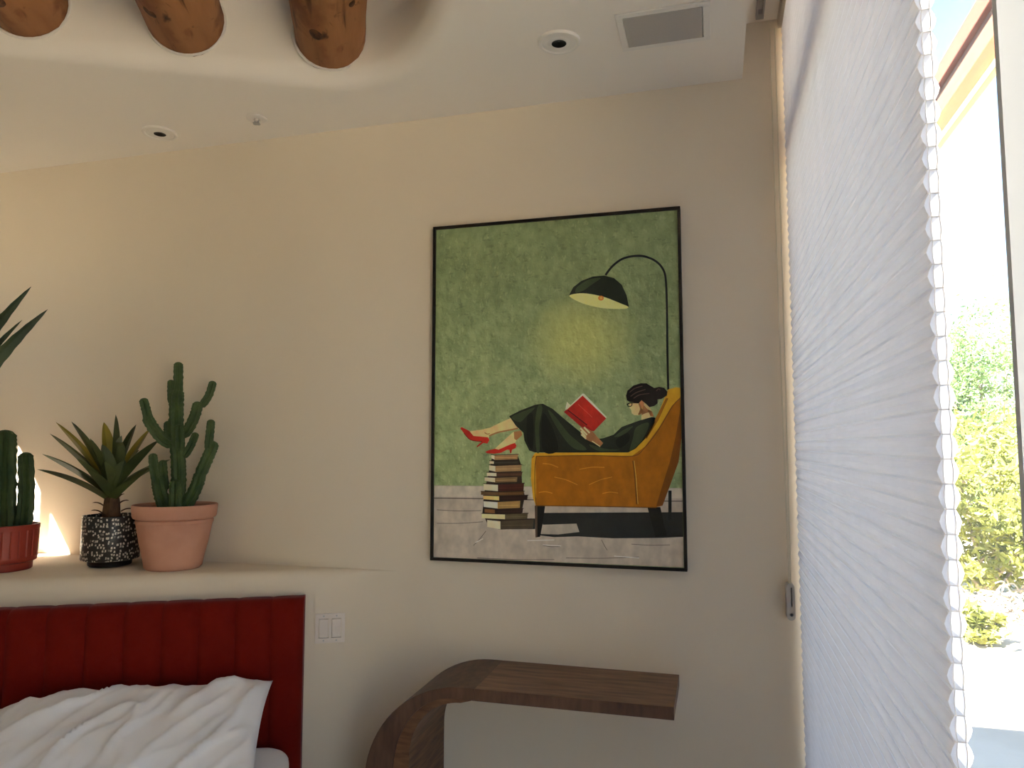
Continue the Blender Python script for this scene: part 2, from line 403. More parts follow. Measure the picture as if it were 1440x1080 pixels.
MB().lathe([(.001, -.022), (.015, -.022), (.015, -.024), (.001, -.024)], 16, mod=lambda a, z, r: 1 - .25 * (math.sin(4 * a) > .6)).build('deflector', M['metalgrey'], t)
def vent():
    a = on_z(867, 23, ZC); b = on_z(998, 5, ZC); cc = on_z(998, 51, ZC)
    x0, x1, y0, y1 = -.262, .014, -.506, -.298
    t = empty('speaker_grille', ((x0+x1)/2, (y0+y1)/2, ZC)); tag(t, 'flat rectangular grey grille panel with a white frame in the ceiling', 'ceiling grille')
    hx, hy = (x1-x0)/2, (y1-y0)/2; f = .021
    m = MB()
    for q in (((-hx, -hy), (hx, -hy+f)), ((-hx, hy-f), (hx, hy)), ((-hx, -hy+f), (-hx+f, hy-f)), ((hx-f, -hy+f), (hx, hy-f))):
        m.box((q[0][0], q[0][1], -.006), (q[1][0], q[1][1], 0))
    m.build('grille_frame', M['ltrim'], t, bevel=.0015)
    MB().box((-hx+f+.0015, -hy+f+.0015, -.0075), (hx-f-.0015, hy-f-.0015, -.001)).build('grille_panel', M['grille'], t, bevel=.002)
vent()
t = empty('shade_bracket', (.180, -.145, 2.985)); tag(t, 'small metal clip with an open slot up inside the shade pocket', 'bracket')
m = MB()
for a, b in (((-.013, -.10, -.018), (-.007, .10, 0)), ((.007, -.10, -.018), (.013, .10, 0)), ((-.007, .065, -.018), (.007, .10, 0)), ((-.007, -.10, -.002), (.007, .065, 0))): m.box(a, b)
m.build('bracket_body', M['metalgrey'], t)

# ------------------------------------------------------------------ cellular shade
def shade():
    xc = .262; y0, y1 = -1.632, -.022; p = .0291; ztop = 2.9395
    t = empty('cellular_shade', (xc, (y0 + y1) / 2, ztop)); tag(t, 'grey pleated cellular shade of stacked fabric cells covering the window', 'window shade')
    L = (y1 - y0) / 2
    out = [(-.0060, 0), (-.0096, -.24*p), (-.0118, -.5*p), (-.0096, -.76*p), (-.0060, -p)]
    def wall_strip(m, prof, mi):
        m.mi = mi; n = len(prof)
        m.add([(x, -L, z) for x, z in prof] + [(x, L, z) for x, z in prof], [(i, i+1, n+i+1, n+i) for i in range(n-1)])
    m = MB()
    wall_strip(m, out, 0)
    wall_strip(m, [(-x, z) for x, z in out], 1)
    for sg in (-1, 1):                        # inner cell walls, thick enough to show their cut edge
        a = [(sg*.0046, -.0006), (sg*.0056, -.3*p), (sg*.0058, -.5*p), (sg*.0056, -.7*p), (sg*.0046, -p+.0006)]
        wall_strip(m, a, 1); wall_strip(m, [(x - sg*.0009, z) for x, z in a], 1)
        m.mi = 3; b2 = [(x, -L, z) for x, z in a] + [(x - sg*.0009, -L, z) for x, z in a]
        m.add(b2, [(i, i+1, 5+i+1, 5+i) for i in range(4)])
    wall_strip(m, [(-.0042, 0), (.0060, 0)], 1)
    m.mi = 3; m.add([(-.0060, -L, .0006), (.0060, -L, .0006), (.0060, -L, -.0006), (-.0060, -L, -.0006)], [(0, 1, 2, 3)])
    # glued seam ridge that shows as a pale line between two cells
    m.mi = 2
    m.add([(-.0073, -L, .0020), (-.0073, -L, -.0020), (-.0073, L, .0020), (-.0073, L, -.0020)], [(0, 1, 3, 2)])
    me = m.mesh('cell', [M['shade'], M['shadeback'], M['seam'], M['shadeedge']])
    k = 0
    while ztop - (k + 1) * p > .09:
        o = link('cell', me, t); o.location = (0, 0, -k * p); k += 1
    zb = -k * p
    MB().box((-.013, -L, zb - .022), (.013, L, zb)).build('bottom_rail', M['rail'], t, bevel=.003)
    MB().box((-.022, -L - .004, 0), (.024, L + .004, .0448)).build('headrail', M['rail'], t, bevel=.003)
    # pull cord loop and its tensioner on the wall side
    c = empty('pull_cord', (.219, -.055, 1.02)); tag(c, 'cream pull cord loop hanging beside the shade with a plastic tensioner', 'cord')
    m = MB(); zt = 2.9395 - c.location.z
    m.tube([(-.006, .030, zt), (-.005, .028, zt/2), (.001, .025, .03)], .0022, 6)
    m.build('cord', M['cord'], c, smooth=True)
    m = MB(); m.tube([(.010, .030, zt), (.010, .028, zt/2), (.006, .025, .03)], .0022, 6); m.build('cord', M['cord'], c, smooth=True)
    ol = []
    for k in range(24):
        a = 2*math.pi*k/24; ol.append(Vector((.003 + .013*math.cos(a), 0, (.045 if math.sin(a) > 0 else -.045) + .013*math.sin(a) - .02)))
    hole1 = [Vector((x, 0, z)) for x, z in ((.004, -.035), (.008, -.035), (.008, .025), (.004, .025))]
    hole2 = [Vector((.004 + .005*math.cos(2*math.pi*k/12), 0, -.060 + .005*math.sin(2*math.pi*k/12))) for k in range(12)]
    loops = [ol, hole1, hole2]; flat = [v for l in loops for v in l]; n = len(flat); tr = tessellate_polygon(loops)
    vs = [v + Vector((0, .008, 0)) for v in flat] + [v + Vector((0, .054, 0)) for v in flat]
    fs = [tuple(q) for q in tr] + [tuple(i + n for i in reversed(q)) for q in tr]; o0 = 0
    for l in loops:
        for i in range(len(l)): a, b = o0 + i, o0 + (i + 1) % len(l); fs.append((a, b, b + n, a + n))
        o0 += len(l)
    MB().add(vs, fs).build('tensioner', M['plastic'], c)
shade()

# ------------------------------------------------------------------ the framed painting
def painting():
    x0, x1, z0, z1 = -1.0235, -.1, 1.0795, 2.3355
    t = empty('framed_painting', ((x0+x1)/2, 0, z0)); tag(t, 'large painting of a woman reading in a yellow armchair in a thin black frame', 'painting')
    O = t.location; D = .036; fw = .0105
    for a, b in (((x0, z0), (x1, z0+fw)), ((x0, z1-fw), (x1, z1)), ((x0, z0+fw), (x0+fw, z1-fw)), ((x1-fw, z0+fw), (x1, z1-fw))):
        MB().box(Vector((a[0], -D, a[1])) - O, Vector((b[0], 0, b[1])) - O).build('frame_bar', M['frame'], t, bevel=.001, seg=1)
    # canvas with impasto
    cy = -.028
    m = bpy.data.materials.new('canvas_green_paint'); m.use_nodes = True; n = m.node_tree; N = n.nodes; L = n.links; b = N['Principled BSDF']
    b.inputs['Roughness'].default_value = .5
    tc = N.new('ShaderNodeTexCoord')
    def nz(scale, det=5, st=(1, 1, 1)):
        mp = N.new('ShaderNodeMapping'); mp.inputs['Scale'].default_value = st; L.new(tc.outputs['Object'], mp.inputs[0])
        q = N.new('ShaderNodeTexNoise'); q.inputs['Scale'].default_value = scale; q.inputs['Detail'].default_value = det; L.new(mp.outputs[0], q.inputs['Vector']); return q
    def ramp(src, p0, c0, p1, c1):
        r = N.new('ShaderNodeValToRGB'); e = r.color_ramp.elements; e[0].position = p0; e[0].color = c0; e[1].position = p1; e[1].color = c1
        L.new(src, r.inputs[0]); return r
    base = ramp(nz(5).outputs['Fac'], .3, rgb(84, 98, 64, 2.35), .7, rgb(106, 120, 82, 2.35))
    strokes = ramp(nz(26, 6, (1.3, 1, .9)).outputs['Fac'], .35, rgb(72, 86, 56, 2.2), .68, rgb(130, 140, 98, 2.4))
    mix = N.new('ShaderNodeMixRGB'); mix.inputs[0].default_value = .28; L.new(base.outputs[0], mix.inputs[1]); L.new(strokes.outputs[0], mix.inputs[2])
    for th0, th1, sc, cl in ((.60, .66, 75, rgb(140, 150, 108, 2.2)), (.62, .67, 60, rgb(58, 70, 44, 1.8))):      # knife flecks
        fk = ramp(nz(sc, 4, (1.0, 1, .55) if sc > 70 else (.6, 1, 1.1)).outputs['Fac'], th0, (0, 0, 0, 1), th1, (.30, .30, .30, 1)); mf = N.new('ShaderNodeMixRGB')
        L.new(fk.outputs[0], mf.inputs[0]); L.new(mix.outputs[0], mf.inputs[1]); mf.inputs[2].default_value = cl; mix = mf
    # the painter's lighter green towards the floor
    sep = N.new('ShaderNodeSeparateXYZ'); L.new(tc.outputs['Object'], sep.inputs[0])
    lo = ramp(sep.outputs['Z'], .45, (.8, .8, .8, 1), 1.0, (0, 0, 0, 1)); mg = N.new('ShaderNodeMixRGB'); mg.blend_type = 'MIX'
    bright = N.new('ShaderNodeMixRGB'); bright.blend_type = 'MULTIPLY'; bright.inputs[0].default_value = 1; bright.inputs[2].default_value = (1.55, 1.5, 1.5, 1)
    L.new(mix.outputs[0], bright.inputs[1]); L.new(lo.outputs[0], mg.inputs[0]); L.new(mix.outputs[0], mg.inputs[1]); L.new(bright.outputs[0], mg.inputs[2]); mix = mg
    # the painted pool of lamplight
    g = on_y(590 + 875/3.692, 280 + 690/3.692, cy) - O
    mp = N.new('ShaderNodeMapping'); mp.inputs['Location'].default_value = (-g.x / .215, 0, -g.z / .185); mp.inputs['Scale'].default_value = (1/.215, 0, 1/.185)
    dn = N.new('ShaderNodeVectorMath'); dn.operation = 'MULTIPLY_ADD'; dn.inputs[1].default_value = (.05, 0, .05)
    L.new(nz(16, 3).outputs['Color'], dn.inputs[0]); L.new(tc.outputs['Object'], dn.inputs[2]); L.new(dn.outputs[0], mp.inputs[0])
    ln = N.new('ShaderNodeVectorMath'); ln.operation = 'LENGTH'; L.new(mp.outputs[0], ln.inputs[0])
    gl = ramp(ln.outputs['Value'], .3, (.6, .6, .6, 1), 1.25, (0, 0, 0, 1))
    mx2 = N.new('ShaderNodeMixRGB'); L.new(gl.outputs[0], mx2.inputs[0]); L.new(mix.outputs[0], mx2.inputs[1]); mx2.inputs[2].default_value = rgb(160, 162, 92, 2.2)
    L.new(mx2.outputs[0], b.inputs['Base Color'])
    vz = nz(34, 9, (1.2, 1, .9)); bp = N.new('ShaderNodeBump'); bp.inputs['Strength'].default_value = 1.0; bp.inputs['Distance'].default_value = .014
    L.new(vz.outputs['Fac'], bp.inputs['Height']); L.new(bp.outputs[0], b.inputs['Normal'])
    MB().box(Vector((x0+fw+.0006, cy, z0+fw+.0006)) - O, Vector((x1-fw-.0006, -.004, z1-fw-.0006)) - O).build('canvas', m, t)
    canvas = t.children[-1] if t.children[-1].name.startswith('canvas') else [c for c in t.children if c.name.startswith('canvas')][0]
    # paint layers: thin relief on the canvas
    pm = {}
    def paint(c, k=1.35, var=.10):
        if max(c) > 135 and min(c) > .45 * max(c): k = 1.95          # pale mixed-with-white pigments
        key = (c, k)
        if key not in pm:
            c1 = rgb(*[v * (1 - var) for v in c], k); c2 = rgb(*[min(255, v * (1 + var * .6)) for v in c], k)
            pm[key] = mat('paint_%d_%d_%d' % c, c1, c2, 22, .5, .5, 60, .002, (1.4, 1, 1), detail=6)
        return pm[key]
    P1 = lambda q: (590 + q[0]/3.692, 280 + q[1]/3.692); P2 = lambda q: (590 + q[0]/3.692, 530 + q[1]/3.692)
    P3 = lambda q: (630 + q[0]/8.306, 530 + q[1]/8.306); P4 = lambda q: (780 + q[0]/7.2, 520 + q[1]/7.2); P5 = lambda q: (650 + q[0]/7.717, 620 + q[1]/7.717)
    lim = (x0 + fw + .001, x1 - fw - .001, z0 + fw + .001, z1 - fw - .001)
    class Layer:
        def __init__(s, name): s.name = name; s.m = MB(); s.mats = []; s.z = 0
        def poly(s, f, pts, c, z, smooth=False, k=1.35):
            mt = paint(c, k)
            if mt not in s.mats: s.mats.append(mt)
            s.m.mi = s.mats.index(mt)
            if smooth: pts = [(v.x, v.y) for v in crom([(a, b, 0) for a, b in pts], 5, True)]
            P = []
            for q in pts:
                v = on_y(*f(q), cy); v.x = min(max(v.x, lim[0]), lim[1]); v.z = min(max(v.z, lim[2]), lim[3])
                v = v - O; v.y = cy - z * .00028; P.append(v)
            s.m.prism(P, (0, z * .00028, 0)); return s
        def stroke(s, f, pts, wd, c, z, k=1.35, sm=True):
            if sm: pts = [(v.x, v.y) for v in crom([(a, b, 0) for a, b in pts], 5)]
            l, r = [], []
            for i, q in enumerate(pts):
                a = pts[max(i-1, 0)]; b2 = pts[min(i+1, len(pts)-1)]; dx, dy = b2[0]-a[0], b2[1]-a[1]; d = math.hypot(dx, dy) or 1
                l.append((q[0] - dy/d*wd/2, q[1] + dx/d*wd/2)); r.append((q[0] + dy/d*wd/2, q[1] - dx/d*wd/2))
            return s.poly(f, l + r[::-1], c, z, k=k)
        def done(s): return s.m.build(s.name, s.mats, canvas)
    fl = Layer('painted_floor')
    fl.poly(P2, [(60, 563), (700, 570), (1400, 578), (1400, 990), (60, 980)], (158, 148, 134), 1)
    fl.poly(P2, [(60, 567), (1400, 582), (1400, 632), (60, 622)], (170, 162, 148), 1.5)
    fl.stroke(P2, [(60, 629), (300, 632), (700, 640), (1400, 646)], 5, (96, 88, 78), 2)
    for a, b in (((90, 690), (320, 694)), ((90, 760), (330, 752)), ((280, 875), (345, 800)), ((640, 875), (730, 880)), ((945, 845), (975, 900)), ((300, 940), (700, 948)), ((760, 940), (1140, 935)), ((1100, 868), (1300, 872))):
        fl.stroke(P2, [a, ((a[0]+b[0])/2, (a[1]+b[1])/2+4), b], 3.2, (112, 104, 94), 2)
    for a, b in (((640, 872), (735, 878)), ((1010, 930), (1140, 940)), ((560, 850), (700, 846)), ((290, 860), (330, 840))):
        fl.stroke(P2, [a, b], 4, (205, 198, 186), 2.5, sm=False)
    fl.done()
    sh = Layer('painted_shadow')
    sh.poly(P2, [(640, 706), (1400, 703), (1400, 832), (1250, 836), (1000, 838), (820, 828), (700, 832), (620, 822), (640, 790)], (38, 40, 38), 2)
    sh.poly(P2, [(545, 735), (600, 735), (600, 790), (560, 790)], (44, 44, 40), 2)
    sh.poly(P2, [(628, 768), (815, 762), (830, 805), (720, 818), (630, 816)], (150, 142, 128), 3)
    sh.done()
    lp = Layer('painted_lamp')
    lp.stroke(P1, [(965, 395), (1000, 350), (1050, 312), (1110, 296), (1170, 298), (1230, 325), (1268, 372), (1280, 440), (1285, 600), (1287, 800), (1291, 990)], 11, (24, 30, 30), 2)
    lp.poly(P1, [(776, 500), (798, 458), (840, 425), (900, 402), (960, 397), (1010, 410), (1050, 445), (1075, 500), (1087, 558), (1040, 560), (860, 530)], (26, 36, 28), 3)
    lp.poly(P1, [(820, 455), (880, 418), (940, 410), (900, 440), (850, 475), (810, 485)], (62, 76, 52), 3.6, True)
    lp.poly(P1, [(780, 499), (850, 489), (950, 506), (1045, 542), (1084, 560), (1055, 570), (950, 566), (860, 546), (800, 520)], (236, 206, 120), 4, True)
    lp.poly(P1, [(942 + 15*math.cos(k*.7), 514 + 13*math.sin(k*.7)) for k in range(9)], (205, 120, 50), 5)
    lp.poly(P1, [(942 + 8*math.cos(k*.7), 514 + 7*math.sin(k*.7)) for k in range(9)], (232, 175, 90), 5.6)
    lp.done()
    Layer('painted_lamp_foot').stroke(P2, [(1300, 590), (1300, 740)], 17, (26, 30, 26), 3, sm=False).done()
    ch = Layer('painted_armchair')
    ch.poly(P2, [(607, 668), (652, 668), (640, 760), (626, 830), (602, 834)], (22, 20, 16), 4)
    ch.poly(P2, [(598, 668), (612, 668), (612, 832), (602, 834)], (86, 68, 54), 4.5)
    ch.poly(P2, [(1183, 676), (1250, 676), (1284, 826), (1225, 832)], (22, 22, 18), 4)
    ch.poly(P2, [(584, 418), (600, 398), (1095, 398), (1160, 355), (1235, 258), (1290, 150), (1352, 84), (1400, 84), (1400, 310), (1345, 440), (1302, 560), (1262, 668), (1230, 676), (602, 667), (586, 600), (580, 520)], (168, 102, 14), 4)
    ch.poly(P2, [(1400, 110), (1400, 320), (1345, 440), (1300, 565), (1262, 668), (1228, 672), (1262, 560), (1300, 440), (1330, 310), (1352, 180)], (124, 72, 12), 5)
    ch.poly(P2, [(590, 408), (602, 394), (1085, 391), (1140, 350), (1200, 270), (1250, 165), (1290, 66), (1330, 54), (1400, 56), (1400, 98), (1352, 108), (1310, 150), (1240, 268), (1170, 362), (1104, 410), (900, 406), (602, 412)], (222, 164, 42), 6)
    ch.poly(P2, [(582, 425), (602, 408), (606, 560), (603, 664), (590, 630), (579, 530)], (220, 160, 44), 6)
    ch.poly(P2, [(1225, 215), (1280, 110), (1292, 112), (1240, 225), (1180, 320), (1170, 318)], (150, 96, 20), 7)
    ch.stroke(P2, [(608, 412), (600, 470), (600, 600), (606, 662)], 4, (110, 70, 16), 7)
    ch.stroke(P2, [(606, 412), (900, 408), (1104, 412), (1172, 364), (1245, 268), (1314, 152), (1352, 112)], 4, (112, 72, 18), 7)
    ch.stroke(P2, [(1108, 435), (1118, 520), (1128, 662)], 8, (120, 76, 18), 7)
    ch.stroke(P2, [(1114, 435), (1124, 520), (1134, 660)], 3, (225, 175, 70), 7.5)
    ch.stroke(P2, [(604, 668), (900, 672), (1230, 678)], 5, (120, 76, 20), 7)
    for a, b in (((620, 600), (690, 604)), ((950, 605), (1030, 603)), ((830, 480), (960, 470)), ((700, 520), (820, 560)), ((880, 560), (1000, 520)), ((640, 450), (720, 470))):
        ch.stroke(P2, [a, ((a[0]+b[0])/2, (a[1]+b[1])/2 - 6), b], 4, (206, 140, 40), 6.5)
    ch.done()
    fg = Layer('painted_figure')
    sk = (212, 168, 116); skd = (170, 118, 74); dr = (30, 38, 28); rd = (192, 46, 34)
    fg.poly(P3, [(545, 842), (610, 780), (700, 700), (760, 645), (850, 630), (868, 680), (800, 740), (775, 785), (700, 805), (600, 855)], sk, 4)
    fg.poly(P3, [(770, 640), (855, 630), (868, 680), (800, 740), (775, 720)], skd, 5)
    fg.poly(P3, [(255, 635), (400, 615), (500, 590), (600, 540), (740, 478), (800, 500), (830, 605), (700, 632), (580, 658), (485, 690), (470, 720), (400, 705), (300, 695)], sk, 6)
    fg.stroke(P3, [(480, 690), (580, 650), (700, 625), (820, 600)], 16, skd, 7)
    fg.stroke(P3, [(430, 650), (460, 668), (490, 662)], 10, skd, 7)
    fg.poly(P3, [(143, 597), (165, 588), (250, 632), (300, 690), (380, 697), (468, 706), (484, 738), (462, 778), (412, 772), (345, 820), (335, 812), (392, 760), (290, 744), (240, 716), (190, 660)], rd, 8)
    fg.stroke(P3, [(190, 658), (240, 716), (290, 742), (400, 756)], 9, (130, 26, 22), 9)
    fg.poly(P3, [(437, 876), (480, 855), (550, 840), (592, 850), (660, 820), (740, 785), (782, 772), (800, 800), (790, 832), (748, 850), (740, 892), (728, 892), (720, 852), (690, 850), (620, 886), (540, 897), (460, 892)], rd, 8)
    fg.poly(P2, [(466, 204), (520, 176), (600, 145), (640, 139), (690, 165), (760, 225), (840, 290), (900, 326), (955, 318), (1008, 300), (1050, 260), (1120, 234), (1198, 208), (1224, 212), (1226, 232), (1182, 310), (1122, 372), (1084, 392), (800, 393), (600, 392), (570, 382), (545, 330), (540, 290), (502, 255)], dr, 7)
    fo = (58, 70, 48)
    for pp in ([(615, 152), (638, 160), (622, 260), (624, 380), (608, 384), (600, 250)], [(668, 176), (700, 200), (780, 300), (868, 375), (800, 370), (730, 290)], [(480, 208), (560, 172), (600, 160), (560, 200), (520, 235)],
               [(1125, 262), (1192, 240), (1155, 330), (1092, 386), (1108, 320)], [(880, 350), (960, 372), (1040, 380), (930, 384)], [(1010, 312), (1060, 275), (1110, 255), (1060, 300)]):
        fg.poly(P2, pp, fo, 8, True)
    blk = (14, 18, 14)
    for pp in ([(560, 210), (590, 200), (590, 370), (560, 330)], [(640, 190), (690, 260), (720, 380), (640, 380)], [(1020, 330), (1080, 290), (1090, 330), (1040, 370)]):
        fg.poly(P2, pp, blk, 8, True)
    fg.poly(P4, [(780, 335), (755, 345), (758, 385), (776, 410), (780, 440), (806, 460), (850, 462), (878, 442), (878, 510), (935, 492), (1004, 474), (972, 395), (905, 320), (850, 310)], sk, 9)
    fg.poly(P4, [(870, 385), (880, 440), (880, 460), (920, 440), (985, 420), (1004, 474), (970, 470), (940, 400), (905, 360)], skd, 10)
    fg.poly(P4, [(850, 345), (865, 400), (845, 455), (880, 440), (900, 370), (880, 330)], skd, 10, True)
    fg.poly(P4, [(862, 325), (888, 310), (906, 340), (892, 384), (872, 362)], (205, 140, 92), 11, True)
    fg.poly(P4, [(724, 262), (738, 212), (800, 160), (870, 138), (930, 138), (975, 165), (1010, 186), (1060, 174), (1110, 184), (1142, 222), (1136, 262), (1080, 296), (1042, 300), (1042, 340), (1010, 366), (960, 378), (918, 340), (880, 308), (852, 340), (800, 328), (760, 326), (732, 308)], (20, 17, 16), 12)
    for a, b, c in (((760, 230), (810, 190), (890, 165)), ((770, 270), (830, 230), (920, 200)), ((800, 290), (860, 255), (960, 240)), ((1030, 215), (1050, 195), (1070, 205))):
        fg.stroke(P4, [a, b, c], 9, (88, 72, 64), 13)
    fg.stroke(P4, [(732, 352), (760, 338), (800, 334), (850, 336)], 10, (16, 12, 12), 13)
    fg.stroke(P4, [(738, 352), (744, 368), (765, 372), (782, 360), (784, 340)], 8, (16, 12, 12), 13)
    fg.stroke(P4, [(884, 378), (888, 400)], 7, (225, 180, 90), 13, sm=False)
    fg.done()
    bk = Layer('painted_book')
    bk.poly(P4, [(125, 325), (160, 358), (150, 395), (108, 405)], (225, 205, 165), 9)
    bk.poly(P4, [(285, 240), (302, 246), (527, 478), (516, 496), (285, 275), (150, 388), (140, 378)], (228, 208, 168), 9)
    bk.poly(P4, [(284, 262), (522, 492), (395, 624), (128, 402)], rd, 10)
    bk.poly(P4, [(94, 426), (130, 400), (395, 622), (300, 604)], (168, 36, 28), 11)
    bk.stroke(P4, [(134, 408), (330, 560)], 10, (70, 18, 16), 12, sm=False)
    bk.stroke(P4, [(240, 350), (380, 480)], 5, (220, 90, 70), 12, sm=False)
    bk.poly(P4, [(258, 588), (300, 580), (340, 600), (388, 626), (432, 680), (492, 742), (460, 782), (400, 742), (340, 716), (308, 700), (266, 650)], skd, 13)
    for a, b in (((262, 590), (330, 660)), ((300, 582), (356, 640)), ((268, 622), (318, 680)), ((272, 655), (322, 698))):
        bk.stroke(P4, [a, b], 17, (226, 188, 138), 14, sm=False)
    bk.stroke(P4, [(380, 722), (460, 776)], 9, (228, 190, 140), 14, sm=False)
    bk.done()
    st = Layer('painted_book_stack')
    cr = (206, 188, 152)
    rows = [(145, 207, 317, 352, 606, cr, (146, 112, 74)), (213, 252, 298, 345, 612, cr, (62, 56, 46)), (256, 336, 293, 361, 645, cr, (140, 112, 76)), (338, 386, 268, 373, 652, cr, (78, 52, 38)),
            (388, 452, 245, 358, 600, cr, (128, 104, 70)), (458, 548, 234, 389, 672, cr, (74, 38, 28)), (545, 592, 205, 396, 672, (112, 84, 54), (112, 80, 48)), (588, 648, 230, 402, 712, (204, 162, 100), (50, 30, 22)),
            (646, 736, 233, 386, 632, (214, 200, 168), (146, 116, 68)), (733, 788, 245, 356, 660, (136, 92, 56), (48, 32, 26)), (784, 852, 214, 466, 712, (196, 178, 130), (92, 82, 58)), (848, 962, 272, 416, 775, cr, (78, 68, 52))]
    st.poly(P5, [(330, 150), (600, 150), (640, 260), (650, 460), (680, 600), (640, 800), (760, 955), (400, 960), (270, 890), (220, 780), (240, 560)], (52, 42, 32), 4)
    for (a, b, xl, xm, xr, c1, c2) in rows:
        s = random.Random(a).uniform(-6, 6); h = b - a
        st.poly(P5, [(xl, a + h*.1 - s*.3), (xm + 4, a + h*.22), (xm + 4, b - 2), (xl, b - h*.22 - s)], c1, 5)
        st.poly(P5, [(xm, a + h*.18), (xr, a + 2 - s*.3), (xr - 6, b - h*.12), (xm, b)], c2, 6)
        st.stroke(P5, [(xl - 4, a + h*.04), (xm, a + h*.16), (xr + 8, a)], 7, (50, 36, 26), 7, sm=False)
        st.stroke(P5, [(xm + 10, a + h*.62), (xr - 20, a + h*.55)], 4, tuple(min(255, int(v*1.35)) for v in c2), 7, sm=False)
    st.done()
painting()

# ------------------------------------------------------------------ C-shaped walnut side table
def ctable():
    t = empty('side_table', (-.63, -.165, 0)); tag(t, 'dark walnut C-shaped waterfall side table against the wall under the painting', 'table')
    O = t.location; ya, yb = -.326, -.004; H = .733
    def ext(name, poly, mt, y0=ya, y1=yb, **k):
        return MB().prism([Vector((x, y0, z)) - O for x, z in poly], (0, y1 - y0, 0)).build(name, mt, t, **k)
    def arc(cx, cz, rx, rz, a0, a1, n=18): return [(cx + rx*math.cos(math.radians(a0+(a1-a0)*k/n)), cz + rz*math.sin(math.radians(a0+(a1-a0)*k/n))) for k in range(n+1)]
    ext('shaded_front', [(-.752, H-.0004), (-.135, H-.0004), (-.135, H-.037), (-.752, H-.037)], M['walnutd'], ya, ya + .0018)  # front of the tabletop, its shade put in as a darker wood colour
    ext('tabletop', [(-.752, H), (-.135, H), (-.135, H-.037), (-.752, H-.037)], M['walnut'], ya + .002, bevel=.0008)
    outer = [(-.7525, H)] + arc(-.795, .400, .336, .333, 90, 180) + arc(-.795, .333, .336, .333, 180, 270) + [(-.60, 0)]
    mid = [(-.60, .034)] + arc(-.83, .29, .20, .256, 270, 180) + arc(-.83, .45, .20, .246, 180, 90) + [(-.7525, .696)]
    ext('curved_side', outer + mid, [M['walnutd']], smooth=True, angle=40)
    inn_o = [(-.765, .6955)] + arc(-.83, .45, .1995, .2455, 90, 180) + arc(-.83, .29, .1995, .2555, 180, 270) + [(-.60, .0345)]
    inn_i = [(-.60, .040)] + arc(-.80, .26, .175, .22, 270, 180) + arc(-.80, .50, .175, .185, 180, 90) + [(-.765, .6945)]
    ext('inner_side', inn_o + inn_i, M['walnuti'], ya + .002, yb, smooth=True, angle=40)
    ext('base_board', [(-.5995, 0), (-.20, 0), (-.20, .036), (-.5995, .036)], M['walnut'], bevel=.0012)
ctable()

